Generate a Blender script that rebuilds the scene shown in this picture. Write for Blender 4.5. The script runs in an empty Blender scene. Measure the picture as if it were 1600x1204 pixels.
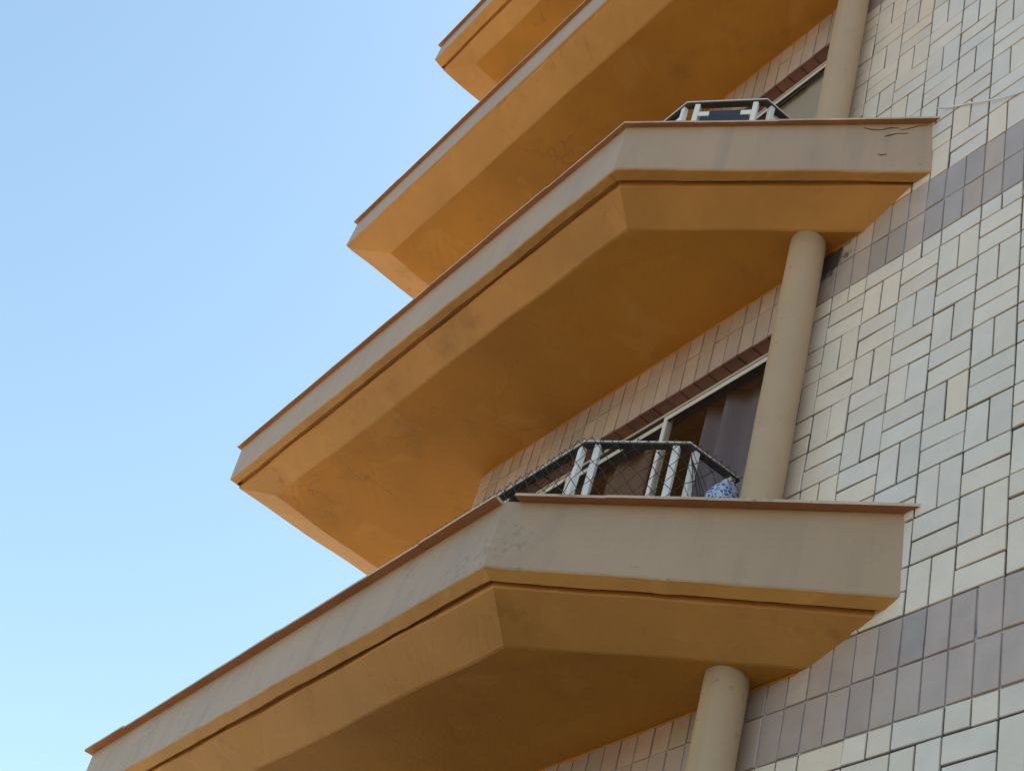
import bpy, bmesh, math, random
from mathutils import Vector, Matrix, noise

random.seed(7)
sc = bpy.context.scene
COL = sc.collection
U = 0.125            # one tile module in metres (half a long tile)
Z0 = 7.49            # height of the reference joint above the ground


def P(x, y, z):      # tile modules -> metres
    return Vector((x * U, y * U, z * U + Z0))


# ------------------------------------------------------------------ camera
def make_camera():
    f, az, el, ro = 2280.736, -0.431071, 0.695441, 0.337123
    pos = P(-24.608, 29.0228, -47.1229)
    F = Vector((math.cos(el) * math.cos(az), math.cos(el) * math.sin(az), math.sin(el)))
    R = F.cross(Vector((0, 0, 1))).normalized()
    Up = R.cross(F)
    c, s = math.cos(ro), math.sin(ro)
    r, u = c * R + s * Up, -s * R + c * Up
    cd = bpy.data.cameras.new("camera")
    cd.sensor_fit = 'HORIZONTAL'
    cd.sensor_width = 36.0
    cd.lens = f / 1600.0 * 36.0
    cd.clip_start, cd.clip_end = 0.1, 4000
    co = bpy.data.objects.new("camera", cd)
    COL.objects.link(co)
    co.matrix_world = Matrix(((r.x, u.x, -F.x, pos.x), (r.y, u.y, -F.y, pos.y),
                              (r.z, u.z, -F.z, pos.z), (0, 0, 0, 1)))
    sc.camera = co
    return pos, r, u, F, f


CAM = make_camera()


def project(p):      # world point -> photo pixel, used only to pick which tiles become objects
    pos, r, u, F, f = CAM
    d = p - pos
    w = d.dot(F)
    if w <= 0:
        return None
    return 800 + f * d.dot(r) / w, 602 - f * d.dot(u) / w


# ------------------------------------------------------------------ light
SUN_DIR = Vector((-0.12, -0.52, 0.84)).normalized()      # towards the sun: behind the building
world = bpy.data.worlds.new("World")
sc.world = world
world.use_nodes = True
nt = world.node_tree
bg = nt.nodes["Background"]
sky = nt.nodes.new("ShaderNodeTexSky")
sky.sky_type = 'NISHITA'
sky.sun_disc = False
sky.sun_elevation = math.asin(SUN_DIR.z)
sky.sun_rotation = math.atan2(SUN_DIR.x, SUN_DIR.y)
sky.altitude = 50
sky.air_density = 1.6
sky.dust_density = 2.0
sky.ozone_density = 0.2
tint = nt.nodes.new("ShaderNodeVectorMath")
tint.operation = 'MULTIPLY'
tint.inputs[1].default_value = (0.89, 0.975, 0.955)      # the camera's white balance, same over the whole sky
nt.links.new(sky.outputs[0], tint.inputs[0])
nt.links.new(tint.outputs["Vector"], bg.inputs[0])
bg.inputs[1].default_value = 0.13
sl = bpy.data.lights.new("sun", 'SUN')
sl.energy = 5.0
sl.angle = math.radians(0.5)
sl.color = (1.0, 0.93, 0.84)
so = bpy.data.objects.new("sun", sl)
COL.objects.link(so)
so.location = (0, 0, 60)
so.rotation_euler = SUN_DIR.to_track_quat('Z', 'Y').to_euler()
sc.view_settings.view_transform = 'Standard'
sc.view_settings.look = 'None'
sc.view_settings.gamma = 1
sc.view_settings.use_curve_mapping = False
sc.view_settings.exposure = 0.95


# ------------------------------------------------------------------ materials
def mat(name, base, rough=0.8, var=0.12, scale=2.0, stain=None, stain_amt=0.0, stain_scale=1.2,
        bump=0.15, bump_scale=60.0, rand=0.0, spec=0.5, extra=None):
    """Painted or mineral surface: base colour, broad mottling, stains of their own, fine relief."""
    m = bpy.data.materials.new(name)
    m.use_nodes = True
    n, l = m.node_tree.nodes, m.node_tree.links
    b = n["Principled BSDF"]
    b.inputs["Roughness"].default_value = rough
    b.inputs["Specular IOR Level"].default_value = spec
    geo = n.new("ShaderNodeNewGeometry")
    n1 = n.new("ShaderNodeTexNoise")
    n1.inputs["Scale"].default_value = scale
    n1.inputs["Detail"].default_value = 6
    n1.inputs["Roughness"].default_value = 0.6
    l.new(geo.outputs["Position"], n1.inputs["Vector"])
    mr = n.new("ShaderNodeMapRange")
    mr.inputs["From Min"].default_value = 0.3
    mr.inputs["From Max"].default_value = 0.7
    mr.inputs["To Min"].default_value = 1 - var
    mr.inputs["To Max"].default_value = 1 + var
    l.new(n1.outputs["Fac"], mr.inputs["Value"])
    val = mr.outputs["Result"]
    if rand:
        oi = n.new("ShaderNodeObjectInfo")
        rr = n.new("ShaderNodeMapRange")
        rr.inputs["To Min"].default_value = 1 - rand
        rr.inputs["To Max"].default_value = 1 + rand
        l.new(oi.outputs["Random"], rr.inputs["Value"])
        mu = n.new("ShaderNodeMath")
        mu.operation = 'MULTIPLY'
        l.new(val, mu.inputs[0])
        l.new(rr.outputs["Result"], mu.inputs[1])
        val = mu.outputs[0]
    mx = n.new("ShaderNodeVectorMath")
    mx.operation = 'SCALE'
    mx.inputs[0].default_value = base
    l.new(val, mx.inputs["Scale"])
    colour = mx.outputs["Vector"]
    if stain is not None:
        n2 = n.new("ShaderNodeTexNoise")
        n2.inputs["Scale"].default_value = stain_scale
        n2.inputs["Detail"].default_value = 9
        n2.inputs["Roughness"].default_value = 0.7
        l.new(geo.outputs["Position"], n2.inputs["Vector"])
        ms = n.new("ShaderNodeMapRange")
        ms.interpolation_type = 'SMOOTHSTEP'
        ms.inputs["From Min"].default_value = 0.55
        ms.inputs["From Max"].default_value = 0.72
        ms.inputs["To Max"].default_value = stain_amt
        l.new(n2.outputs["Fac"], ms.inputs["Value"])
        mm = n.new("ShaderNodeMix")
        mm.data_type = 'RGBA'
        l.new(ms.outputs["Result"], mm.inputs["Factor"])
        l.new(colour, mm.inputs["A"])
        mm.inputs["B"].default_value = (*stain, 1)
        colour = mm.outputs["Result"]
    if extra:
        colour = extra(n, l, geo, colour)
    l.new(colour, b.inputs["Base Color"])
    n3 = n.new("ShaderNodeTexNoise")
    n3.inputs["Scale"].default_value = bump_scale
    n3.inputs["Detail"].default_value = 4
    l.new(geo.outputs["Position"], n3.inputs["Vector"])
    bp = n.new("ShaderNodeBump")
    bp.inputs["Strength"].default_value = bump
    bp.inputs["Distance"].default_value = 0.01
    l.new(n3.outputs["Fac"], bp.inputs["Height"])
    l.new(bp.outputs["Normal"], b.inputs["Normal"])
    return m


def mould_spots(n, l, geo, colour):
    """Black mould on the tiles in the corner between column and beam (two places on this wall)."""
    out = None
    nz = n.new("ShaderNodeTexNoise")
    nz.inputs["Scale"].default_value = 16
    nz.inputs["Detail"].default_value = 6
    l.new(geo.outputs["Position"], nz.inputs["Vector"])
    for c, rad in ((P(11.0, 0, 3.1), 0.18),):
        dv = n.new("ShaderNodeVectorMath")
        dv.operation = 'DISTANCE'
        l.new(geo.outputs["Position"], dv.inputs[0])
        dv.inputs[1].default_value = c
        ad = n.new("ShaderNodeMath")
        ad.operation = 'MULTIPLY_ADD'
        l.new(nz.outputs["Fac"], ad.inputs[0])
        ad.inputs[1].default_value = -0.42
        l.new(dv.outputs["Value"], ad.inputs[2])
        mr = n.new("ShaderNodeMapRange")
        mr.interpolation_type = 'SMOOTHSTEP'
        mr.inputs["From Min"].default_value = rad - 0.26
        mr.inputs["From Max"].default_value = rad - 0.16
        mr.inputs["To Min"].default_value = 0.85
        mr.inputs["To Max"].default_value = 0.0
        l.new(ad.outputs[0], mr.inputs["Value"])
        if out is None:
            out = mr.outputs["Result"]
        else:
            mxm = n.new("ShaderNodeMath")
            mxm.operation = 'MAXIMUM'
            l.new(out, mxm.inputs[0])
            l.new(mr.outputs["Result"], mxm.inputs[1])
            out = mxm.outputs[0]
    mm = n.new("ShaderNodeMix")
    mm.data_type = 'RGBA'
    l.new(out, mm.inputs["Factor"])
    l.new(colour, mm.inputs["A"])
    mm.inputs["B"].default_value = (0.015, 0.014, 0.012, 1)
    return mm.outputs["Result"]


def specks(n, l, geo, colour):
    """Clusters of fine dark specks and scuffs left on the old paint."""
    a = n.new("ShaderNodeTexNoise")
    a.inputs["Scale"].default_value = 26
    a.inputs["Detail"].default_value = 3
    b = n.new("ShaderNodeTexNoise")
    b.inputs["Scale"].default_value = 1.1
    b.inputs["Detail"].default_value = 2
    l.new(geo.outputs["Position"], a.inputs["Vector"])
    l.new(geo.outputs["Position"], b.inputs["Vector"])
    sm = n.new("ShaderNodeMath")
    sm.operation = 'MULTIPLY_ADD'
    l.new(b.outputs["Fac"], sm.inputs[0])
    sm.inputs[1].default_value = 0.8
    l.new(a.outputs["Fac"], sm.inputs[2])
    mr = n.new("ShaderNodeMapRange")
    mr.inputs["From Min"].default_value = 1.08
    mr.inputs["From Max"].default_value = 1.20
    mr.inputs["To Max"].default_value = 0.38
    l.new(sm.outputs[0], mr.inputs["Value"])
    mm = n.new("ShaderNodeMix")
    mm.data_type = 'RGBA'
    l.new(mr.outputs["Result"], mm.inputs["Factor"])
    l.new(colour, mm.inputs["A"])
    mm.inputs["B"].default_value = (0.14, 0.11, 0.10, 1)
    # faint runs of dirt washed down the face
    sc3 = n.new("ShaderNodeVectorMath")
    sc3.operation = 'MULTIPLY'
    sc3.inputs[1].default_value = (9, 9, 0.8)
    l.new(geo.outputs["Position"], sc3.inputs[0])
    dr = n.new("ShaderNodeTexNoise")
    dr.inputs["Scale"].default_value = 1.0
    dr.inputs["Detail"].default_value = 5
    l.new(sc3.outputs["Vector"], dr.inputs["Vector"])
    m3 = n.new("ShaderNodeMapRange")
    m3.inputs["From Min"].default_value = 0.52
    m3.inputs["From Max"].default_value = 0.75
    m3.inputs["To Max"].default_value = 0.30
    l.new(dr.outputs["Fac"], m3.inputs["Value"])
    m4 = n.new("ShaderNodeMix")
    m4.data_type = 'RGBA'
    l.new(m3.outputs["Result"], m4.inputs["Factor"])
    l.new(mm.outputs["Result"], m4.inputs["A"])
    m4.inputs["B"].default_value = (0.25, 0.185, 0.14, 1)
    return m4.outputs["Result"]


def hairlines(n, l, geo, colour):
    """Fine map cracks and small patches of touched-up paint on the old plaster."""
    wv = n.new("ShaderNodeTexNoise")
    wv.inputs["Scale"].default_value = 5
    wv.inputs["Detail"].default_value = 4
    l.new(geo.outputs["Position"], wv.inputs["Vector"])
    ad = n.new("ShaderNodeVectorMath")
    ad.operation = 'MULTIPLY_ADD'
    l.new(wv.outputs["Color"], ad.inputs[0])
    ad.inputs[1].default_value = (0.35, 0.35, 0.35)
    l.new(geo.outputs["Position"], ad.inputs[2])
    v = n.new("ShaderNodeTexVoronoi")
    v.feature = 'DISTANCE_TO_EDGE'
    v.inputs["Scale"].default_value = 1.35
    l.new(ad.outputs["Vector"], v.inputs["Vector"])
    mr = n.new("ShaderNodeMapRange")
    mr.inputs["From Min"].default_value = 0.0
    mr.inputs["From Max"].default_value = 0.012
    mr.inputs["To Min"].default_value = 1.0
    mr.inputs["To Max"].default_value = 0.0
    l.new(v.outputs["Distance"], mr.inputs["Value"])
    mk = n.new("ShaderNodeTexNoise")
    mk.inputs["Scale"].default_value = 0.9
    mk.inputs["Detail"].default_value = 3
    l.new(geo.outputs["Position"], mk.inputs["Vector"])
    m2 = n.new("ShaderNodeMapRange")
    m2.inputs["From Min"].default_value = 0.50
    m2.inputs["From Max"].default_value = 0.62
    m2.inputs["To Max"].default_value = 0.55
    l.new(mk.outputs["Fac"], m2.inputs["Value"])
    mu = n.new("ShaderNodeMath")
    mu.operation = 'MULTIPLY'
    l.new(mr.outputs["Result"], mu.inputs[0])
    l.new(m2.outputs["Result"], mu.inputs[1])
    mm = n.new("ShaderNodeMix")
    mm.data_type = 'RGBA'
    l.new(mu.outputs[0], mm.inputs["Factor"])
    l.new(colour, mm.inputs["A"])
    mm.inputs["B"].default_value = (0.22, 0.10, 0.03, 1)
    # rolled-on touch-ups, a shade lighter
    sp = n.new("ShaderNodeTexNoise")
    sp.inputs["Scale"].default_value = 2.6
    sp.inputs["Detail"].default_value = 5
    sp.inputs["Distortion"].default_value = 0.6
    l.new(geo.outputs["Position"], sp.inputs["Vector"])
    m3 = n.new("ShaderNodeMapRange")
    m3.inputs["From Min"].default_value = 0.60
    m3.inputs["From Max"].default_value = 0.66
    m3.inputs["To Max"].default_value = 0.22
    l.new(sp.outputs["Fac"], m3.inputs["Value"])
    m4 = n.new("ShaderNodeMix")
    m4.data_type = 'RGBA'
    l.new(m3.outputs["Result"], m4.inputs["Factor"])
    l.new(mm.outputs["Result"], m4.inputs["A"])
    m4.inputs["B"].default_value = (0.66, 0.36, 0.10, 1)
    return m4.outputs["Result"]


M = {}
M['beige'] = mat("beige_paint", (0.435, 0.300, 0.188), 0.5, 0.07, 1.6, (0.25, 0.20, 0.165), 0.30, 1.7, 0.2, 45, extra=specks)
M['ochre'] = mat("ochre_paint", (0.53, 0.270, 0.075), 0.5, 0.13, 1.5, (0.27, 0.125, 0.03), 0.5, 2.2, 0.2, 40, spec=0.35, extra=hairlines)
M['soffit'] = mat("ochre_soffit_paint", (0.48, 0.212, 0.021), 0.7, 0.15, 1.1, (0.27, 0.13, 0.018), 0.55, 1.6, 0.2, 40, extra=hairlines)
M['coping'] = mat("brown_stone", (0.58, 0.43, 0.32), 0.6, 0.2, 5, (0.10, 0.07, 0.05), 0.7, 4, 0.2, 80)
M['column'] = mat("column_paint", (0.48, 0.345, 0.218), 0.6, 0.05, 2.0, (0.3, 0.22, 0.15), 0.35, 2.6, 0.1, 50, extra=specks)
FIELD = [(0.803, 0.703, 0.587), (0.803, 0.713, 0.611), (0.788, 0.707, 0.614), (0.759, 0.696, 0.628), (0.774, 0.69, 0.617), (0.818, 0.703, 0.565)]
M['field'] = [mat("cream_glazed_tile" if i in (0, 1, 5) else "pale_grey_glazed_tile", c, 0.22, 0.06, 7, None, 0, 1, 0.03, 25, 0.05, 0.5) for i, c in enumerate(FIELD)]
BAND = [(0.46, 0.375, 0.345), (0.49, 0.40, 0.36), (0.42, 0.36, 0.34), (0.48, 0.38, 0.325)]
M['band'] = [mat("mauve_brown_tile", c, 0.30, 0.09, 6, None, 0, 1, 0.05, 30, 0.08, extra=mould_spots) for c in BAND]
M['reveal'] = mat("shaded_reveal_tile", (0.20, 0.085, 0.055), 0.5, 0.15, 8, None, 0, 1, 0.05, 30, 0.15)  # band tile with shade and the soffit's orange bounce put into its colour
M['grout'] = mat("dark_grout", (0.055, 0.057, 0.062), 0.95, 0.3, 9, (0.20, 0.20, 0.205), 0.85, 2.2, 0.3, 120)
M['grout_pale'] = mat("patchy_pale_grout", (0.50, 0.48, 0.50), 0.95, 0.25, 9, (0.03, 0.028, 0.03), 0.97, 3.4, 0.3, 120)
M['white'] = mat("white_aluminium", (0.83, 0.84, 0.85), 0.4, 0.05, 6, (0.4, 0.38, 0.34), 0.25, 7, 0.03, 60)
M['dark'] = mat("dark_room", (0.05, 0.045, 0.045), 0.9, 0.1, 2)
M['rubber'] = mat("black_seal", (0.02, 0.02, 0.022), 0.5, 0.1, 2)
M['curtain'] = mat("grey_violet_curtain", (0.22, 0.22, 0.28), 0.9, 0.06, 3, None, 0, 1, 0.05, 300)
M['curtain_brown'] = mat("brown_curtain", (0.22, 0.16, 0.14), 0.9, 0.06, 3, None, 0, 1, 0.05, 300)
M['blind'] = mat("pale_blind", (0.62, 0.62, 0.55), 0.85, 0.05, 3, None, 0, 1, 0.05, 300)
M['net'] = mat("dark_net_cord", (0.03, 0.033, 0.035), 0.7, 0.1, 3)
M['cord'] = mat("white_cable", (0.86, 0.85, 0.82), 0.5, 0.03, 3)
M['render'] = mat("cream_render", (0.45, 0.43, 0.38), 0.9, 0.06, 1.5, (0.3, 0.28, 0.25), 0.4, 0.8)
M['ground'] = mat("dry_ground", (0.18, 0.125, 0.075), 0.95, 0.15, 0.3, (0.12, 0.10, 0.07), 0.5, 0.1)
M['paving'] = mat("concrete_paving", (0.27, 0.235, 0.195), 0.9, 0.1, 0.8, (0.25, 0.23, 0.2), 0.5, 0.5)
M['clay'] = mat("clay_render", (0.24, 0.15, 0.10), 0.9, 0.1, 0.7, (0.14, 0.09, 0.06), 0.5, 0.5)
M['floor'] = mat("dark_floor_tile", (0.10, 0.07, 0.055), 0.5, 0.12, 3)
M['rail'] = mat("rail_underside_shade", (0.075, 0.07, 0.055), 0.5, 0.1, 6)  # dark colour painted in for the shade under the top rail
M['bounce_slab'] = mat("pale_bounce_slab", (0.36, 0.28, 0.185), 0.9, 0.1, 0.5, (0.27, 0.22, 0.15), 0.5, 0.3)  # pale so that it throws sunlight back up
M['coping_under_shade'] = mat("coping_underside_shade", (0.36, 0.165, 0.075), 0.8, 0.15, 5)  # same stone, with the shade below the overhang painted into its colour
M['crack'] = mat("exposed_dark_plaster", (0.10, 0.07, 0.05), 0.95, 0.2, 30)
M['smear'] = mat("pale_plaster_smear", (0.58, 0.45, 0.30), 0.95, 0.1, 20)


def cloth_material():
    m = mat("blue_patterned_cloth", (0.2, 0.3, 0.6), 0.9, 0.1, 8)
    n, l = m.node_tree.nodes, m.node_tree.links
    geo = n.new("ShaderNodeNewGeometry")
    v = n.new("ShaderNodeTexVoronoi")
    v.feature = 'DISTANCE_TO_EDGE'
    v.inputs["Scale"].default_value = 40
    l.new(geo.outputs["Position"], v.inputs["Vector"])
    cr = n.new("ShaderNodeValToRGB")
    cr.color_ramp.elements[0].position = 0.10
    cr.color_ramp.elements[0].color = (0.50, 0.58, 0.72, 1)
    cr.color_ramp.elements[1].position = 0.16
    cr.color_ramp.elements[1].color = (0.07, 0.15, 0.36, 1)
    l.new(v.outputs["Distance"], cr.inputs["Fac"])
    l.new(cr.outputs["Color"], n["Principled BSDF"].inputs["Base Color"])
    return m


M['cloth'] = cloth_material()


def glass_material(name, tint, ior=1.5, body=None, body_amt=0.0):
    m = bpy.data.materials.new(name)
    m.use_nodes = True
    n, l = m.node_tree.nodes, m.node_tree.links
    n.remove(n["Principled BSDF"])
    out = n["Material Output"]
    tr = n.new("ShaderNodeBsdfTransparent")
    tr.inputs[0].default_value = (*tint, 1)
    gl = n.new("ShaderNodeBsdfGlossy")
    gl.inputs["Roughness"].default_value = 0.02
    gl.inputs["Color"].default_value = (1, 1, 1, 1)
    lw = n.new("ShaderNodeLayerWeight")          # same on both faces of the sheet
    lw.inputs["Blend"].default_value = 0.5
    pw = n.new("ShaderNodeMath")
    pw.operation = 'POWER'
    l.new(lw.outputs["Facing"], pw.inputs[0])
    pw.inputs[1].default_value = 5
    f0 = ((ior - 1) / (ior + 1)) ** 2
    fr = n.new("ShaderNodeMath")
    fr.operation = 'MULTIPLY_ADD'
    l.new(pw.outputs[0], fr.inputs[0])
    fr.inputs[1].default_value = 1 - f0
    fr.inputs[2].default_value = f0
    mx = n.new("ShaderNodeMixShader")
    src = tr.outputs[0]
    if body:
        df = n.new("ShaderNodeBsdfDiffuse")
        df.inputs[0].default_value = (*body, 1)
        m2 = n.new("ShaderNodeMixShader")
        m2.inputs[0].default_value = body_amt
        l.new(tr.outputs[0], m2.inputs[1])
        l.new(df.outputs[0], m2.inputs[2])
        src = m2.outputs[0]
    l.new(fr.outputs[0], mx.inputs[0])
    l.new(src, mx.inputs[1])
    l.new(gl.outputs[0], mx.inputs[2])
    l.new(mx.outputs[0], out.inputs[0])
    return m


M['glass'] = glass_material("window_glass", (0.90, 0.91, 0.92), 1.45)
M['panel'] = glass_material("grey_tinted_panel", (0.30, 0.32, 0.36), 1.18, (0.07, 0.085, 0.11), 0.75)


# ------------------------------------------------------------------ mesh helpers
def link(name, bm, mats, parent=None, smooth=False):
    me = bpy.data.meshes.new(name)
    bm.normal_update()
    bm.to_mesh(me)
    bm.free()
    if not isinstance(mats, (list, tuple)):
        mats = [mats]
    for m in mats:
        me.materials.append(m)
    if smooth:
        for p in me.polygons:
            p.use_smooth = True
    o = bpy.data.objects.new(name, me)
    COL.objects.link(o)
    if parent:
        o.parent = parent
    return o


def empty(name, loc=(0, 0, 0), parent=None):
    o = bpy.data.objects.new(name, None)
    o.empty_display_size = 0.3
    COL.objects.link(o)
    o.location = loc
    if parent:
        o.parent = parent
    return o


def tag(o, label=None, cat=None, group=None, kind=None):
    if label:
        o['label'] = label
    if cat:
        o['category'] = cat
    if group:
        o['group'] = group
    if kind:
        o['kind'] = kind
    return o


def quad(bm, pts, mi=0):
    f = bm.faces.new([bm.verts.new(p) for p in pts])
    f.material_index = mi
    return f


def box(bm, a, b, mi=0):
    """axis-aligned box between two corners given in metres"""
    x0, y0, z0 = (min(a[i], b[i]) for i in range(3))
    x1, y1, z1 = (max(a[i], b[i]) for i in range(3))
    v = [bm.verts.new(p) for p in ((x0, y0, z0), (x1, y0, z0), (x1, y1, z0), (x0, y1, z0),
                                   (x0, y0, z1), (x1, y0, z1), (x1, y1, z1), (x0, y1, z1))]
    for q in ((0, 3, 2, 1), (4, 5, 6, 7), (0, 1, 5, 4), (1, 2, 6, 5), (2, 3, 7, 6), (3, 0, 4, 7)):
        bm.faces.new([v[i] for i in q]).material_index = mi


def bar(bm, a, b, w, h, up=Vector((0, 0, 1)), mi=0):
    """rectangular bar from a to b (metres), w across, h along up"""
    d = (b - a).normalized()
    s = d.cross(up)
    if s.length < 1e-4:
        s = Vector((1, 0, 0))
    s.normalize()
    t = s.cross(d).normalized()
    ring = []
    for p in (a, b):
        ring.append([bm.verts.new(p + s * (i * w / 2) + t * (j * h / 2)) for i, j in ((-1, -1), (1, -1), (1, 1), (-1, 1))])
    for i in range(4):
        j = (i + 1) % 4
        bm.faces.new((ring[0][i], ring[0][j], ring[1][j], ring[1][i])).material_index = mi
    bm.faces.new(ring[0][::-1]).material_index = mi
    bm.faces.new(ring[1]).material_index = mi


def tube(bm, pts, r, n=6):
    rings = []
    for i, p in enumerate(pts):
        d = (pts[min(i + 1, len(pts) - 1)] - pts[max(i - 1, 0)]).normalized()
        s = d.cross(Vector((0, 0, 1)))
        if s.length < 1e-3:
            s = Vector((1, 0, 0))
        s.normalize()
        t = s.cross(d)
        rings.append([bm.verts.new(p + s * r * math.cos(6.28319 * k / n) + t * r * math.sin(6.28319 * k / n)) for k in range(n)])
    for a, b in zip(rings, rings[1:]):
        for k in range(n):
            bm.faces.new((a[k], a[(k + 1) % n], b[(k + 1) % n], b[k]))
    bm.faces.new(rings[0][::-1])
    bm.faces.new(rings[-1])


def offset_path(path, t):
    """shift an open plan path (list of (x, y)) to its right-hand... inner side by t modules"""
    n = len(path)
    segs = []
    for i in range(n - 1):
        d = (Vector(path[i + 1]) - Vector(path[i])).normalized()
        segs.append((Vector(path[i]), d, Vector((d.y, -d.x))))   # path runs +X along the front: inner side is -Y
    out = []
    for i in range(n):
        if i == 0:
            p, d, nn = segs[0]
            q = p + nn * t
            k = (path[0][1] - q.y) / d.y if abs(d.y) > 1e-6 else 0
            out.append(tuple(q + d * k))
        elif i == n - 1:
            p, d, nn = segs[-1]
            q = Vector(path[-1]) + nn * t
            out.append(tuple(q))
        else:
            p0, d0, n0 = segs[i - 1]
            p1, d1, n1 = segs[i]
            bis = (n0 + n1).normalized()
            out.append(tuple(Vector(path[i]) + bis * (t / bis.dot(n0))))
    return out


# ------------------------------------------------------------------ measured balcony outline (tile modules)
FLOOR = 23.0
BASE = {'C': (9.338, 16.010, 4.222, 56.522, 8.464), 'F': (9.312, 15.625, 4.586, 54.812, 4.691),
        'B': (8.717, 15.860, 5.378, 54.412, 4.482), 'S': (6.940, 16.931, 8.387, 51.483, 3.344)}
OFF = {('B', -1): (-0.018, -0.117, -0.423, 0, 0), ('B', 0): (0.018, 0.117, 0.423, 0, 0),
       ('C', -1): (-0.096, 0.177, -0.522, 0.987, 0.08), ('C', 0): (0.092, -0.177, 0.522, -0.027, -0.184),
       ('C', 1): (-0.158, 0, 0, -0.33, -0.015), ('C', 2): (0.162, 0, 0, -0.63, 0.119),
       ('F', -1): (-0.105, 0.043, -0.351, 0, 0.092), ('F', 0): (-0.029, -0.043, 0.351, 0.113, -0.135),
       ('F', 1): (-0.104, 0, 0, 0.151, -0.062), ('F', 2): (0.238, 0, 0, -0.265, 0.105),
       ('S', -1): (-0.242, 0.023, -0.222, 0, -0.082), ('S', 0): (0.08, -0.023, 0.222, 0.36, -0.01),
       ('S', 1): (-0.037, 0, 0, 0, -0.017), ('S', 2): (0.199, 0, 0, -0.36, 0.11)}
XCORNER = 38.35       # far corner of the building
YBACK = -18.0         # how far each balcony runs on round that corner


def ring(k, n):
    b = BASE[k]
    o = OFF.get((k, n), (0, 0, 0, 0, 0))
    D, xa, xw, xb, z = (b[i] + o[i] for i in range(5))
    e = 0.46 / D
    t = 0.06 / D
    path = [(xw + (xw - xa) * t, -0.06), (xa, D), (xb, D), (xb + e * (D - YBACK), YBACK)]
    return path, z + n * FLOOR


def zmod(x, y, z, amp, sc_=0.35, seed=0.0):
    return amp * noise.noise(Vector((x * sc_ + seed, y * sc_, z * 0.7 + seed)))


def loft(bm, levels, mats, wob=None, seeds=3.1, nseg=(26, 70, 24), fine=0.4):
    """skin between plan paths; levels = [(path, z)], mats = material index of each strip"""
    rows = []
    for li, (path, z) in enumerate(levels):
        amp = wob[li] if wob else 0.0
        row = []
        for si in range(len(path) - 1):
            a, b = Vector(path[si]), Vector(path[si + 1])
            m = nseg[si]
            nrm = Vector((-(b - a).y, (b - a).x)).normalized()
            for k in range(m + (1 if si == len(path) - 2 else 0)):
                q = a.lerp(b, k / m)
                w = amp * (noise.noise(Vector((q.x * 0.22 + seeds, q.y * 0.22, z * 0.02))) * (1 - fine)
                           + noise.noise(Vector((q.x * 1.1 + seeds, q.y * 1.1, z * 0.31))) * fine)
                w2 = amp * (noise.noise(Vector((q.x * 0.25 + 9 + seeds, q.y * 0.25, z * 0.02))) * (1 - fine)
                            + noise.noise(Vector((q.x * 1.3 + 4, q.y * 1.3, z * 0.23))) * fine)
                q = q + nrm * w
                row.append(bm.verts.new(P(q.x, q.y, z + w2)))
        rows.append(row)
    for i in range(len(rows) - 1):
        for k in range(len(rows[i]) - 1):
            f = bm.faces.new((rows[i][k], rows[i + 1][k], rows[i + 1][k + 1], rows[i][k + 1]))
            f.material_index = mats[i]
    return rows


# ------------------------------------------------------------------ ground
def ground():
    bm = bmesh.new()
    quad(bm, [(-1500, -1500, 0), (1500, -1500, 0), (1500, 1500, 0), (-1500, 1500, 0)])
    tag(link("ground", bm, M['ground']), kind='structure')
    bm = bmesh.new()
    box(bm, (7.5, -26, 0), (40, 26, 0.05))
    tag(link("added_bounce_slab", bm, M['bounce_slab']), kind='structure')  # unseen slab, added to bounce sunlight onto the far soffits
    bm = bmesh.new()
    box(bm, (-30, 0.02, 0), (7.4, 3.2, 0.12))
    tag(link("pavement", bm, M['paving']), kind='structure')


ground()

# ------------------------------------------------------------------ building
building = empty("apartment_building")
tag(building, "apartment building with tiled wall and stacked ochre and beige balconies seen from below", "building")

WX0, WX1 = 12.0, 34.0           # door opening, in modules
DOOR_BOTTOM = -17.6
FLOORS = (-2, -1, 0, 1, 2)
XMIN = -60.0
ZTOP = 4 * FLOOR
ZBOT = -Z0 / U


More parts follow.
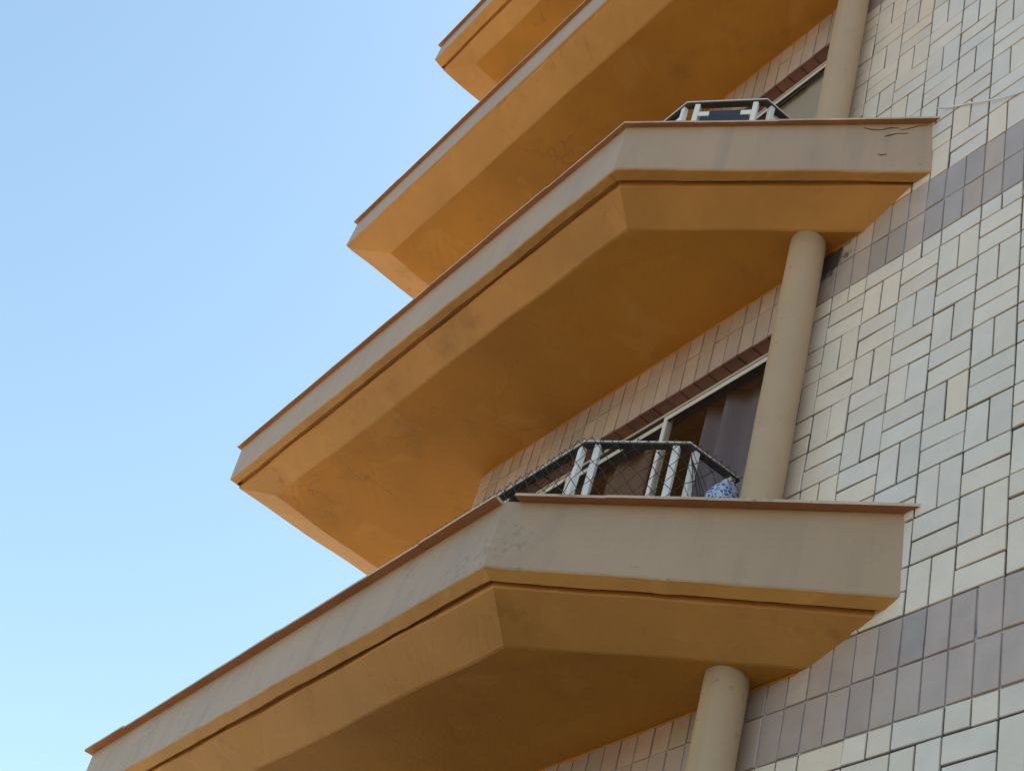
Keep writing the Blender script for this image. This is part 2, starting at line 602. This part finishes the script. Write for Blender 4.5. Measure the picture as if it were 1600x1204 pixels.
def build_wall():
    bm = bmesh.new()
    y = -0.075

    def face(x0, x1, z0, z1, mi):
        quad(bm, [P(x0, y, z0), P(x0, y, z1), P(x1, y, z1), P(x1, y, z0)], mi)
    for n in (-2, -1, 0, 1, 2, 3):
        z = n * FLOOR
        top, bot = z, max(z - 19, ZBOT)
        face(XMIN, XCORNER - 0.07, z, z + 4, 1)
        if n <= 2:
            face(XMIN, WX0, bot, top, 0)
            face(WX1, XCORNER - 0.07, bot, top, 0)
            if z + DOOR_BOTTOM > bot:
                face(WX0, WX1, bot, z + DOOR_BOTTOM, 0)
        else:
            face(XMIN, XCORNER - 0.07, bot, top, 0)
        # reveal of the opening
        if n <= 2:
            zb = max(z + DOOR_BOTTOM, ZBOT)
            for (xa, xb) in ((WX0, WX0), (WX1, WX1)):
                quad(bm, [P(xa, y, zb), P(xa, y, top), P(xa, -2.2, top), P(xa, -2.2, zb)], 0)
            quad(bm, [P(WX0, y, top), P(WX1, y, top), P(WX1, -2.2, top), P(WX0, -2.2, top)], 0)
            quad(bm, [P(WX0, y, zb), P(WX1, y, zb), P(WX1, -2.2, zb), P(WX0, -2.2, zb)], 0)
    # remaining shell of the block: far end, near end, back and roof slab
    yb = -90
    zt = 3 * FLOOR + 4
    face(XMIN, XCORNER - 0.07, zt, ZTOP, 0)
    xe = XCORNER - 0.07
    quad(bm, [P(xe, y, ZBOT), P(xe, yb, ZBOT), P(xe, yb, ZTOP), P(xe, y, ZTOP)], 2)
    quad(bm, [P(XMIN, y, ZBOT), P(XMIN, yb, ZBOT), P(XMIN, yb, ZTOP), P(XMIN, y, ZTOP)], 2)
    quad(bm, [P(XMIN, yb, ZBOT), P(xe, yb, ZBOT), P(xe, yb, ZTOP), P(XMIN, yb, ZTOP)], 2)
    quad(bm, [P(XMIN, y, ZTOP), P(xe, y, ZTOP), P(xe, yb, ZTOP), P(XMIN, yb, ZTOP)], 2)
    return link("wall", bm, [M['grout'], M['grout_pale'], M['render']], building)


wall = build_wall()


# ---- tiles
def tile_mesh(w, h, m):
    """one glazed tile w x h modules, bevelled edges, lying in the wall plane (front at y=0)"""
    bm = bmesh.new()
    g = 0.040
    bx, bz = (w / 2 - g) * U, (h / 2 - g) * U
    b = 0.0022
    d0, d1 = -0.014, -0.0022
    r0 = [bm.verts.new((sx * bx, d0, sz * bz)) for sx, sz in ((-1, -1), (-1, 1), (1, 1), (1, -1))]
    r1 = [bm.verts.new((sx * bx, d1, sz * bz)) for sx, sz in ((-1, -1), (-1, 1), (1, 1), (1, -1))]
    r2 = [bm.verts.new((sx * (bx - b), 0, sz * (bz - b))) for sx, sz in ((-1, -1), (-1, 1), (1, 1), (1, -1))]
    for ra, rb in ((r0, r1), (r1, r2)):
        for i in range(4):
            j = (i + 1) % 4
            bm.faces.new((ra[i], rb[i], rb[j], ra[j]))
    bm.faces.new(r2)
    bmesh.ops.recalc_face_normals(bm, faces=bm.faces[:])
    me = bpy.data.meshes.new("tile")
    bm.to_mesh(me)
    bm.free()
    me.materials.append(m)
    return me


TILE_CACHE = {}


def tile(w, h, kind, vi):
    key = (w, h, kind, vi)
    if key not in TILE_CACHE:
        TILE_CACHE[key] = tile_mesh(w, h, M[kind][vi])
    return TILE_CACHE[key]


def field_cells(n, j, top, height):
    """tiles of one two-module column of basket weave: yields x0, x1, z0, z1"""
    flip = 1 if n in (1, 2) else 0
    vert_first = ((j + flip) % 2 == 0)
    k = 0
    vert = vert_first
    first = True
    while k < height:
        hgt = 1 if first else 2
        hgt = min(hgt, height - k)
        first = False
        z1, z0 = top - k, top - k - hgt
        if vert:
            yield 2 * j, 2 * j + 1, z0, z1
            yield 2 * j + 1, 2 * j + 2, z0, z1
        else:
            for q in range(hgt):
                yield 2 * j, 2 * j + 2, z1 - q - 1, z1 - q
        vert = not vert
        k += hgt


def lay_tiles():
    rnd = random.Random(11)
    near, far = [], []
    for n in (-2, -1, 0, 1, 2):
        for j in list(range(-6, 6)) + [17, 18]:
            top = n * FLOOR
            hgt = 19 if top - 19 > ZBOT else int(top - ZBOT)
            for c in field_cells(n, j, top, hgt):
                near.append(('field', c))
        for row in (0, 2):
            for x in range(-12, 38):
                near.append(('band', (x, x + 1, n * FLOOR + row, n * FLOOR + row + 2)))
    chosen = {'field': [], 'band': []}
    stuff = {'field': [], 'band': []}
    for kind, (x0, x1, z0, z1) in near:
        c = P((x0 + x1) / 2, 0, (z0 + z1) / 2)
        pr = project(c)
        n = math.floor((z0 + 19.5) / FLOOR)
        inside = pr and -25 < pr[0] < 1625 and -25 < pr[1] < 1229
        # tiles that the balcony and its column stand in front of cannot be seen
        zl = (z0 + z1) / 2 - math.floor(((z0 + z1) / 2) / FLOOR) * FLOOR
        if kind == 'field' and x0 >= 12:
            inside = False
        if kind == 'band' and zl > 3.4 and x0 > 9:
            inside = False
        d = (c - CAM[0]).length
        (chosen if inside else stuff)[kind].append((d, x0, x1, z0, z1))
    for kind, name in (('field', 'wall_tile'), ('band', 'band_tile')):
        lst = sorted(chosen[kind])
        extra = lst[300:]
        lst = lst[:300]
        print(kind, 'tiles in view', len(lst), 'rest', len(extra) + len(stuff[kind]))
        nv = len(M[kind])
        for d, x0, x1, z0, z1 in lst:
            # colour drifts in patches across the wall, as batches of tiles do
            v = noise.noise(Vector((x0 * 0.13, z0 * 0.11, 3.3))) * 3.0 + rnd.gauss(0, 0.6)
            vi = max(0, min(nv - 1, int((v + 2.4) / 4.8 * nv)))
            o = bpy.data.objects.new(name, tile(x1 - x0, z1 - z0, kind, vi))
            COL.objects.link(o)
            o.parent = wall
            o.location = P((x0 + x1) / 2, rnd.gauss(0, 0.006), (z0 + z1) / 2)
            o.rotation_euler = (rnd.gauss(0, 0.010), rnd.gauss(0, 0.005), rnd.gauss(0, 0.012))
            j = rnd.gauss(0, 0.0013)
            o.location.x += j
            o.location.z += rnd.gauss(0, 0.0013)
        bm = bmesh.new()
        for d, x0, x1, z0, z1 in extra + stuff[kind]:
            me = tile(x1 - x0, z1 - z0, kind, 0)
            vi = rnd.randrange(nv)
            c = P((x0 + x1) / 2, 0, (z0 + z1) / 2)
            vs = [bm.verts.new(v.co + c) for v in me.vertices]
            for p in me.polygons:
                bm.faces.new([vs[i] for i in p.vertices]).material_index = vi
        o = link(name, bm, M[kind], wall)
        tag(o, kind='stuff')


lay_tiles()


# ---- balconies
def inner_floor(n):
    return ring('F', n)[1] + 0.75


def make_balcony(n):
    rnd = random.Random(100 + n)
    Cp, zC = ring('C', n)
    Fp, zF = ring('F', n)
    Bp, zB = ring('B', n)
    Sp, zS = ring('S', n)
    th = 0.15
    zf = inner_floor(n)
    sd = n * 7.3

    def flush(path):         # round the far end the ledge and its groove die out
        d = max(0.0, Fp[2][0] - path[2][0] - 0.10)
        return [path[0], path[1], (path[2][0] + d, path[2][1]), (path[3][0] + d, path[3][1])]
    # sloped edge beam
    bm = bmesh.new()
    edge = [(flush(offset_path(Bp, 0.22)), zB + 0.30), (flush(offset_path(Bp, 0.19)), zB - 0.02), (flush(offset_path(Bp, 0.23)), zB - 0.09)]
    if n == 1:               # here the groove has been filled and painted over
        edge = [(flush(offset_path(Bp, -0.30)), zB + 0.10), (flush(offset_path(Bp, -0.28)), zB + 0.045), (flush(offset_path(Bp, -0.2)), zB + 0.0)]
    rows = loft(bm, edge + [
              (offset_path(Sp, -0.05), zS + 0.03), (offset_path(Sp, 0.06), zS)],
         [0, 0, 0, 0], [0, 0.11, 0.11, 0.11, 0.11], sd + 2, fine=0.03)
    rim = [v.co.copy() for v in rows[-1]]
    beam = link("edge_beam", bm, [M['ochre']])
    # slab: soffit below, floor above
    bm = bmesh.new()
    vb = [bm.verts.new(p) for p in rim]
    vb += [bm.verts.new(P(x, y, zS + 0.006)) for x, y in ((XCORNER - 0.05, YBACK), (XCORNER - 0.05, -0.06))]
    f = bm.faces.new(vb[::-1])
    up = offset_path(Cp, 1.3)
    top = up + [(XCORNER - 0.05, YBACK), (XCORNER - 0.05, -0.06)]
    vt = [bm.verts.new(P(x, y, zf)) for x, y in top]
    f2 = bm.faces.new(vt)
    f2.material_index = 1
    bmesh.ops.triangulate(bm, faces=[f, f2])
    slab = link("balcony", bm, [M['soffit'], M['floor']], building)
    beam.parent = slab
    # parapet: outer fascia, inner face, top
    bm = bmesh.new()
    ftop = offset_path(Cp, 0.42 if n < 0 else 0.28)
    loft(bm, [(offset_path(Cp, 1.3), zf), (offset_path(Cp, 1.3), zC - th), (ftop, zC - th), 
              (offset_path(Fp, 0.0), zF + 0.10), (offset_path(Fp, 0.03), zF + 0.02)],
         [0, 0, 0, 0], [0, 0, 0.0, 0.09, 0.10], sd)
    link("parapet", bm, [M['beige']], slab)
    # drip ledge and groove
    bm = bmesh.new()
    loft(bm, [(offset_path(Fp, 0.03), zF + 0.02), (offset_path(Fp, 0.08), zF - 0.02), (flush(offset_path(Bp, -0.05)), zB + 0.02),
              (flush(offset_path(Bp, 0.0)), zB + 0.10), (flush(offset_path(Bp, 0.03)), zB + 0.30), (flush(offset_path(Bp, 0.22)), zB + 0.30)],
         [0, 0, 0, 0, 0], [0.10, 0.10, 0.10, 0.08, 0, 0], sd)
    link("drip_ledge", bm, [M['ochre']], slab)
    # coping stones
    outer, inner = Cp, offset_path(Cp, 1.45)
    proto = []
    for si in range(3):
        a0, a1, b0, b1 = (Vector(v) for v in (outer[si], outer[si + 1], inner[si], inner[si + 1]))
        L = (a1 - a0).length
        m = max(1, round(L / (3.9 if si == 0 else 6.2)))
        cuts = [k / m for k in range(m + 1)]
        for k in range(1, m):
            cuts[k] += rnd.uniform(-0.12, 0.12) / m
        for k in range(m):
            g = 0.010 / L
            t0, t1 = cuts[k] + (g if k else 0), cuts[k + 1] - (g if k < m - 1 else 0)
            if n == -1 and si == 0 and k == m - 1:
                t1 -= 0.62 / L       # the stone at this corner has lost its end
            if n == -1 and si == 1 and k == 0:
                t0 += 0.25 / L
            dz0, dz1 = rnd.gauss(0, 0.008), rnd.gauss(0, 0.008)
            push = rnd.gauss(0, 0.015)
            bm = bmesh.new()
            dd = (a1 - a0).normalized()
            nn = Vector((dd.y, -dd.x))
            lo_, hi_ = [], []
            steps = 5
            for q in range(steps + 1):
                t = t0 + (t1 - t0) * q / steps
                dz = dz0 + (dz1 - dz0) * q / steps
                w = push + 0.02 * noise.noise(Vector((t * 17 + n, si * 3.1, 0.5)))
                po = a0.lerp(a1, t) + nn * w
                pi = b0.lerp(b1, t)
                lo_.append((po, pi, dz))
            rows = []
            for po, pi, dz in lo_:
                zb_, zt_ = zC - th + dz + 0.004, zC + dz
                e = (pi - po).normalized() * 0.03
                pts = [(po, zb_), (po, zt_ - 0.03), (po + e, zt_), (pi, zt_), (pi, zb_)]
                rows.append([bm.verts.new(P(p.x, p.y, z)) for p, z in pts])
            for r0, r1 in zip(rows, rows[1:]):
                for i in range(5):
                    j = (i + 1) % 5
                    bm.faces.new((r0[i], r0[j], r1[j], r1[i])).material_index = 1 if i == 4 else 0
            bm.faces.new(rows[0][::-1])
            bm.faces.new(rows[-1])
            bmesh.ops.recalc_face_normals(bm, faces=bm.faces[:])
            link("coping_stone", bm, [M['coping'], M['coping_under_shade']], slab)
    return slab


def make_smear(n, slab):
    """ochre paint and plaster run over the tile tops where the soffit meets the wall"""
    zS = ring('S', n)[1]
    bm = bmesh.new()
    N = 170
    x0, x1 = 8.6, XCORNER - 0.1
    prev = None
    for k in range(N + 1):
        x = x0 + (x1 - x0) * k / N
        a = noise.noise(Vector((x * 0.55, n * 5.0, 0))) + 0.7 * noise.noise(Vector((x * 2.1, n * 3.0, 4)))
        h = 0.03 + max(0, 0.20 * a) + 0.03 * noise.noise(Vector((x * 7, n, 9)))
        t = 0.03 + 0.015 * noise.noise(Vector((x * 3, n, 2)))
        row = [bm.verts.new(P(x, y, z)) for y, z in ((t + 0.03, zS + 0.02), (t + 0.01, zS - h * 0.35), (t * 0.6, zS - h * 0.8), (-0.03, zS - h))]
        if prev:
            for i in range(3):
                bm.faces.new((prev[i], prev[i + 1], row[i + 1], row[i]))
        prev = row
    link("plaster_seam", bm, M['soffit'], slab, True)


def crack(slab, n, pts, wid=0.028):
    """ragged crack in the near end fascia; pts = (modules from the wall along the fascia, modules below the coping)"""
    Cp, zC = ring('C', n)
    Fp, zF = ring('F', n)
    top = offset_path(Cp, 0.42 if n < 0 else 0.28)
    bm = bmesh.new()
    prev = None
    for i, (s, d) in enumerate(pts):
        z = zC - 0.15 - d
        t = d / (zC - 0.15 - zF)
        a = Vector(top[0]).lerp(Vector(Fp[0]), t)
        b = Vector(top[1]).lerp(Vector(Fp[1]), t)
        dr = (b - a).normalized()
        nn = Vector((-dr.y, dr.x))
        q = a + dr * s + nn * 0.012
        w = wid * (0.2 if i in (0, len(pts) - 1) else 0.6 + 0.9 * noise.random())
        p = q + nn * 0.02
        row = [bm.verts.new(P(q.x, q.y, z + w)), bm.verts.new(P(p.x, p.y, z)), bm.verts.new(P(q.x, q.y, z - w))]
        if prev:
            for k in range(2):
                bm.faces.new((prev[k], prev[k + 1], row[k + 1], row[k]))
        prev = row
    link("crack", bm, M['crack'], slab)


slabs = {n: make_balcony(n) for n in (-2, -1, 0, 1, 2)}
for n_, s_ in slabs.items():
    make_smear(n_, s_)
crack(slabs[0], 0, [(0.25, 0.12), (0.7, 0.18), (1.2, 0.42), (1.5, 0.5)], 0.028)
crack(slabs[0], 0, [(1.5, 0.34), (1.9, 0.30), (2.3, 0.46), (2.7, 0.42), (3.1, 0.28)], 0.028)
crack(slabs[0], 0, [(1.1, 0.75), (1.6, 0.74), (2.0, 0.9), (2.15, 0.98)], 0.03)
crack(slabs[0], 0, [(2.0, 2.35), (2.2, 2.38), (2.4, 2.36)], 0.028)
crack(slabs[0], 0, [(14.6, 0.72), (14.7, 0.75), (14.8, 0.73)], 0.05)
crack(slabs[-1], -1, [(9.0, 3.1), (9.4, 3.14), (9.9, 3.1), (10.2, 3.13)], 0.025)


# ---- columns
def make_column(n):
    """stands on the parapet of floor n-1 and carries balcony n"""
    bm = bmesh.new()
    cx, cy, r = 11.05, 0.99, 0.81
    z0 = inner_floor(n - 1) - 0.1
    z1 = ring('S', n)[1] + 0.28
    N = 48
    lev = 14
    rows = []
    for q in range(lev + 1):
        z = z0 + (z1 - z0) * q / lev
        row = []
        for k in range(N):
            a = 2 * math.pi * k / N
            rr = r + 0.012 * noise.noise(Vector((math.cos(a), math.sin(a), z * 0.35)))
            row.append(bm.verts.new(P(cx + rr * math.cos(a), cy + rr * math.sin(a), z)))
        rows.append(row)
    for a, b in zip(rows, rows[1:]):
        for k in range(N):
            bm.faces.new((a[k], a[(k + 1) % N], b[(k + 1) % N], b[k]))
    bm.faces.new(rows[-1])
    link("column", bm, M['column'], building, True)


for n in (-1, 0, 1, 2):
    make_column(n)


# ---- balcony doors
def make_door(n, style):
    z = n * FLOOR
    zb = z + DOOR_BOTTOM
    root_bm = bmesh.new()
    # outer frame
    y0, y1 = -0.70, -1.10
    f = 0.15
    box(root_bm, P(WX0 + .01, y0, z - f - .03), P(WX1 - .01, y1, z - 0.045))
    box(root_bm, P(WX0 + .01, y0, zb + .01), P(WX0 + f, y1, z - f - .04))
    box(root_bm, P(WX1 - f, y0, zb + .01), P(WX1 - .01, y1, z - f - .04))
    box(root_bm, P(WX0 + f + .01, y0, zb + .01), P(WX1 - f - .01, y1, zb + f))
    win = link("balcony_door", root_bm, M['white'], building)
    bm = bmesh.new()
    box(bm, P(WX0 + f, y0 - 0.04, z - f - 0.07), P(WX1 - f, y0 - 0.36, z - f - 0.034))
    link("seal", bm, M['rubber'], win)
    s = 0.27
    for (xa, xb, ya) in ((WX0 + f + 0.02, 21.85, -0.74), (21.55, 29.7, -0.93), (29.4, WX1 - f - 0.02, -0.74)):
        yb = ya - 0.15
        zt, zl = z - f - 0.08, zb + f + 0.05
        bm = bmesh.new()
        box(bm, P(xa, ya, zt - s), P(xb, yb, zt))
        box(bm, P(xa, ya, zl), P(xb, yb, zl + s))
        box(bm, P(xa, ya, zl + s + .01), P(xa + s, yb, zt - s - .01))
        box(bm, P(xb - s, ya, zl + s + .01), P(xb, yb, zt - s - .01))
        link("sash", bm, M['white'], win)
        bm = bmesh.new()
        box(bm, P(xa + s, ya - 0.03, zt - s - 0.05), P(xb - s, yb + 0.01, zt - s - 0.003))
        link("gasket", bm, M['rubber'], win)
        bm = bmesh.new()
        ym = (ya + yb) / 2
        box(bm, P(xa + s - .05, ym + .025, zl + s - .05), P(xb - s + .05, ym - .025, zt - s + .05))
        link("pane", bm, M['glass'], win)
    # room behind
    bm = bmesh.new()
    xa, xb, ya, yb, zl, zt = WX0 - 2, WX1 + 2, -2.25, -34, zb, z + 2.6
    quad(bm, [P(xa, ya, zl), P(xa, ya, zt), P(xa, yb, zt), P(xa, yb, zl)])
    quad(bm, [P(xb, ya, zl), P(xb, ya, zt), P(xb, yb, zt), P(xb, yb, zl)])
    quad(bm, [P(xa, yb, zl), P(xb, yb, zl), P(xb, yb, zt), P(xa, yb, zt)])
    quad(bm, [P(xa, ya, zt), P(xb, ya, zt), P(xb, yb, zt), P(xa, yb, zt)])
    quad(bm, [P(xa, ya, zl), P(xb, ya, zl), P(xb, yb, zl), P(xa, yb, zl)])
    quad(bm, [P(xa, ya, z), P(xb, ya, z), P(xb, ya, zt), P(xa, ya, zt)])
    link("room", bm, M['dark'], win)
    # tiles lining the head of the opening, shade and orange bounce in their colour
    rnd = random.Random(5 + n)
    if n in (0, 1):
        for x in range(int(WX0), int(WX1)):
            bm = bmesh.new()
            box(bm, P(x + .04, -0.02 + rnd.gauss(0, .01), z - 0.05 + rnd.gauss(0, .007)), P(x + .96, -0.69, z + 0.12))
            link("reveal_tile", bm, M['reveal'], win)
    return win


def curtain(x0, x1, y, z0, z1, m, label, folds=0.9, depth=0.35, seed=0):
    bm = bmesh.new()
    N, Lz = int((x1 - x0) * 14), 16
    rows = []
    rnd = random.Random(seed)
    ph = rnd.random() * 6
    for q in range(Lz + 1):
        t = q / Lz
        row = []
        for k in range(N + 1):
            x = x0 + (x1 - x0) * k / N
            w = math.sin(x * 6.283 * folds + ph + 0.9 * math.sin(x * 1.3 + seed)) * depth * (0.55 + 0.45 * (1 - t))
            w += 0.08 * noise.noise(Vector((x * 0.8, t * 2.5, seed)))
            xs = x + 0.1 * math.sin(t * 2 + x) * (1 - t)
            row.append(bm.verts.new(P(xs, y + w, z0 + (z1 - z0) * t)))
        rows.append(row)
    for a, b in zip(rows, rows[1:]):
        for k in range(N):
            bm.faces.new((a[k], a[k + 1], b[k + 1], b[k]))
    o = link("curtain", bm, m, None, True)
    sol = o.modifiers.new("thickness", 'SOLIDIFY')
    sol.thickness = 0.003
    tag(o, label, "curtain", "curtains behind the balcony doors")
    return o


for n in (-1, 0, 1, 2):
    make_door(n, n)

curtain(12.2, 19.6, -1.78, -17.3, -0.12, M['curtain'], "grey violet curtain in deep folds behind the lower door, beside the column", 0.40, 0.55, 1)
curtain(23.6, 27.4, -1.78, -17.3, -0.12, M['curtain_brown'], "dark brown curtain behind the lower door's left pane, above the netted railing", 0.55, 0.30, 2)


def blind(x0, x1, label, dy):
    bm = bmesh.new()
    box(bm, P(x0, -1.20 - dy, FLOOR - 17.0), P(x1, -1.23 - dy, FLOOR - 0.22))
    box(bm, P(x0, -1.18 - dy, FLOOR - 17.1), P(x1, -1.25 - dy, FLOOR - 17.0))
    box(bm, P(x0, -1.18 - dy, FLOOR - 0.22), P(x1, -1.25 - dy, FLOOR - 0.15))
    o = link("panel_blind", bm, M['blind'])
    tag(o, label, "blind", "panel blinds behind the upper door")


blind(12.3, 16.6, "pale grey-green panel blind behind the upper door, nearest the column", 0.0)
blind(16.65, 21.4, "wide pale panel blind behind the upper door, farther from the column", 0.06)


# ---- railings
def rail_path(n):
    if n >= 0:
        A, B, z = (17.29, 5.45), (14.14, 2.92), 14.95 + (n) * FLOOR
    else:
        A, B, z = (17.43, 5.47), (13.91, 2.87), -8.66 + (n + 1) * FLOOR
    return [(B[0], 0.12), B, A, (49.0, A[1])], z


def make_railing(n):
    path, zt = rail_path(n)
    zf = inner_floor(n)
    root = empty("railing", P(path[1][0], path[1][1], zf), building)
    inv = Matrix.Translation(-root.location)

    def part(name, bm, m, parent=root):
        bm.transform(inv)
        return link(name, bm, m, parent)
    # top rail: three flat bars with mitred ends
    w, h = 0.44, 0.14
    outer, inner = offset_path(path, -w / 2), offset_path(path, w / 2)
    for i in range(3):
        bm = bmesh.new()
        o0, o1, i0, i1 = outer[i], outer[i + 1], inner[i], inner[i + 1]
        v = [bm.verts.new(P(p[0], p[1], z)) for z in (zt - 0.07, zt) for p in (o0, o1, i1, i0)]
        for q in ((0, 1, 2, 3), (7, 6, 5, 4), (0, 4, 5, 1), (1, 5, 6, 2), (2, 6, 7, 3), (3, 7, 4, 0)):
            bm.faces.new([v[k] for k in q])
        bmesh.ops.recalc_face_normals(bm, faces=bm.faces[:])
        bmesh.ops.bevel(bm, geom=bm.edges[:], offset=0.002, segments=1, affect='EDGES')
        part("top_rail", bm, M['white'])
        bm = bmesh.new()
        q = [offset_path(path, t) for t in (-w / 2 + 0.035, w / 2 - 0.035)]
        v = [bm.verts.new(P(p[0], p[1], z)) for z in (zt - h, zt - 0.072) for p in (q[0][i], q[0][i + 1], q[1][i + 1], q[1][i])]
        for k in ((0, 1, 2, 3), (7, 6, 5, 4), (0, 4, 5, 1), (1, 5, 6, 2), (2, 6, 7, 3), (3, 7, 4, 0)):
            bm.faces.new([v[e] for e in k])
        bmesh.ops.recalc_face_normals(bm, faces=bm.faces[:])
        part("rail_shade_strip", bm, M['rail'])  # dark strip standing in for shade on the rail's underside
    A, B = Vector(path[2]), Vector(path[1])
    d = (A - B).normalized()
    Lc = (A - B).length
    posts = [(A - d * 0.52, d), (B + d * 0.48, d), (Vector((B.x, B.y - 0.42)), Vector((0, 1))),
             (Vector((B.x, 0.45)), Vector((0, 1))), (Vector((A.x + 0.28, A.y)), Vector((1, 0)))]
    for k in range(1, 5):
        posts.append((Vector((A.x + 0.28 + 7.6 * k, A.y)), Vector((1, 0))))
    for p, dd in posts:
        bm = bmesh.new()
        a, b = P(p.x, p.y, zf), P(p.x, p.y, zt - h - 0.004)
        bar(bm, a, b, 0.28 * U, 0.28 * U, Vector((dd.x, dd.y, 0)))
        bmesh.ops.bevel(bm, geom=bm.edges[:], offset=0.003, segments=1, affect='EDGES')
        part("post", bm, M['white'])
    if n >= 0:
        zp = zt - 0.66
        spans = [(B + d * 0.75, A - d * 0.8), (Vector((A.x + 0.6, A.y)), Vector((A.x + 7.4, A.y))),
                 (Vector((B.x, 0.75)), Vector((B.x, B.y - 0.7)))]
        for k, (a, b) in enumerate(spans):
            bm = bmesh.new()
            bar(bm, P(a.x, a.y, (zf + 0.4 + zp) / 2), P(b.x, b.y, (zf + 0.4 + zp) / 2), 0.08 * U, (zp - zf - 0.4) * U)
            part("glass_panel", bm, M['panel'])
            dd = (b - a).normalized()
            for e, s in ((a, -1), (b, 1)):
                for zz in (zp - 0.30, zf + 1.2):
                    bm = bmesh.new()
                    p0, p1 = e + dd * s * 0.16, e - dd * s * 0.42
                    bar(bm, P(p0.x, p0.y, zz), P(p1.x, p1.y, zz), 0.2 * U, 0.34 * U)
                    part("bracket", bm, M['white'])
    return root


for n in (-1, 0, 1, 2):
    make_railing(n)


# ---- net on the lower railing
def make_net():
    rnd = random.Random(3)
    path, zt = rail_path(-1)
    zf = inner_floor(-1)
    path = offset_path(path, -0.34)
    bm = bmesh.new()
    c = 0.40
    pts = {}
    runs = []
    s_acc = 0
    A = [Vector(p) for p in path]
    A[3] = Vector((31.0, A[3].y))
    lens = [(A[i + 1] - A[i]).length for i in range(3)]
    total = sum(lens)

    def at(s, z):
        s = max(0, min(total, s))
        i = 0
        t = s
        while i < 2 and t > lens[i]:
            t -= lens[i]
            i += 1
        q = A[i].lerp(A[i + 1], t / lens[i])
        return q
    cols, rows_ = int(total / c), int((zt - zf) / (c * 1.15))

    def node(i, j):
        if (i, j) not in pts:
            s = i * c + rnd.gauss(0, 0.035)
            z = zt - 0.02 - j * c * 1.15 + (rnd.gauss(0, 0.035) if j else 0)
            # slack part near the column
            q = at(s, z)
            sag = 0.10 * noise.noise(Vector((s * 0.5, z * 0.5, 1.7)))
            pts[(i, j)] = P(q.x - sag * 0.5, q.y + sag, z + 0.06 * math.sin(s * 1.1))
        return pts[(i, j)]
    r = 0.0022
    for i in range(cols):
        for j in range(rows_):
            if (i + j) % 2 == 0:
                tube(bm, [node(i, j), node(i + 1, j + 1)], r, 4)
            else:
                tube(bm, [node(i + 1, j), node(i, j + 1)], r, 4)
    # wraps over the rail
    for i in range(1, cols, 2):
        q = at(i * c, 0)
        k = 0
        t = i * c
        while k < 2 and t > lens[k]:
            t -= lens[k]
            k += 1
        dd = (A[k + 1] - A[k]).normalized()
        nn = Vector((dd.y, -dd.x))
        o, inn = q, q + nn * 0.68
        tube(bm, [P(o.x, o.y, zt - 0.25), P(o.x, o.y, zt + 0.04), P(inn.x, inn.y, zt + 0.04), P(inn.x, inn.y, zt - 0.22),
                  P(o.x, o.y, zt - 0.24)], 0.0022, 4)
    # gathered cords at the corner next to the column
    b = A[1]
    for k in range(4):
        p0 = P(b.x - 0.05, b.y - 0.1 - 0.02 * k, zt - 0.75 - 0.05 * k)
        p2 = P(b.x - 0.12, b.y - 0.7 - 0.32 * k, zt - 4.6)
        mid = p0.lerp(p2, 0.5) + Vector((0, -0.02 - 0.01 * k, 0.03))
        tube(bm, [p0, p0.lerp(mid, .5) + Vector((0, -0.004, .008)), mid, mid.lerp(p2, .5) + Vector((0, -.003, .006)), p2], 0.0028, 5)
    o = link("safety_net", bm, M['net'])
    tag(o, "dark diamond mesh safety net wrapped over the lower balcony's white railing", "net")


make_net()


# ---- cloth behind the net, against the column
def make_cloth():
    bm = bmesh.new()
    cx, cy = 13.05, 1.30
    zb, ztop = inner_floor(-1), -9.9
    N, Lz = 40, 30
    rows = []
    for q in range(Lz + 1):
        t = q / Lz
        row = []
        prof = min(1.0, math.sqrt(max(0.0, 1 - (max(0, t - 0.72) / 0.28) ** 2)))
        for k in range(N):
            a = 2 * math.pi * k / N
            rr = 0.80 * prof * (1 + 0.16 * math.sin(a * 5 + 2.2 * t) * (1 - t * 0.4)) + 0.05 * noise.noise(Vector((math.cos(a) * 2, math.sin(a) * 2, t * 5)))
            rr = max(rr + 0.16 * prof * noise.noise(Vector((math.cos(a) * 1.6 + 5, math.sin(a) * 1.6, t * 3.3))), 0.01)
            z = zb + (ztop - zb) * t + 0.28 * noise.noise(Vector((math.cos(a) * 1.5, math.sin(a) * 1.5, 7))) * t
            row.append(bm.verts.new(P(cx + 0.85 * rr * math.cos(a), cy + rr * math.sin(a), z)))
        rows.append(row)
    for a, b in zip(rows, rows[1:]):
        for k in range(N):
            bm.faces.new((a[k], a[(k + 1) % N], b[(k + 1) % N], b[k]))
    bm.faces.new(rows[-1])
    o = link("cloth", bm, M['cloth'], None, True)
    tag(o, "crumpled blue and white patterned cloth behind the net, beside the column", "cloth")


make_cloth()


# ---- cable along the upper tiles
def make_cable():
    keys = [(-6.0, 4.95), (-2.5, 5.25), (0.08, 5.87), (0.9, 6.18), (1.92, 6.8), (2.99, 7.59), (3.91, 8.19), (4.55, 8.62)]
    pts = []
    for i in range(len(keys) - 1):
        p0, p1, p2, p3 = (Vector(keys[max(0, min(len(keys) - 1, i + d))]) for d in (-1, 0, 1, 2))
        for k in range(8):
            t = k / 8
            q = 0.5 * ((2 * p1) + (p2 - p0) * t + (2 * p0 - 5 * p1 + 4 * p2 - p3) * t * t + (3 * p1 - p0 - 3 * p2 + p3) * t ** 3)
            pts.append(P(q.x, 0.05 + 0.05 * abs(math.sin(q.x * 0.9)), q.y))
    pts.append(P(4.6, 0.35, 8.42))
    bm = bmesh.new()
    tube(bm, pts, 0.0045, 8)
    o = link("cable", bm, M['cord'], None, True)
    tag(o, "thin white cable looping across the tiled wall to the middle balcony's end", "cable")


make_cable()
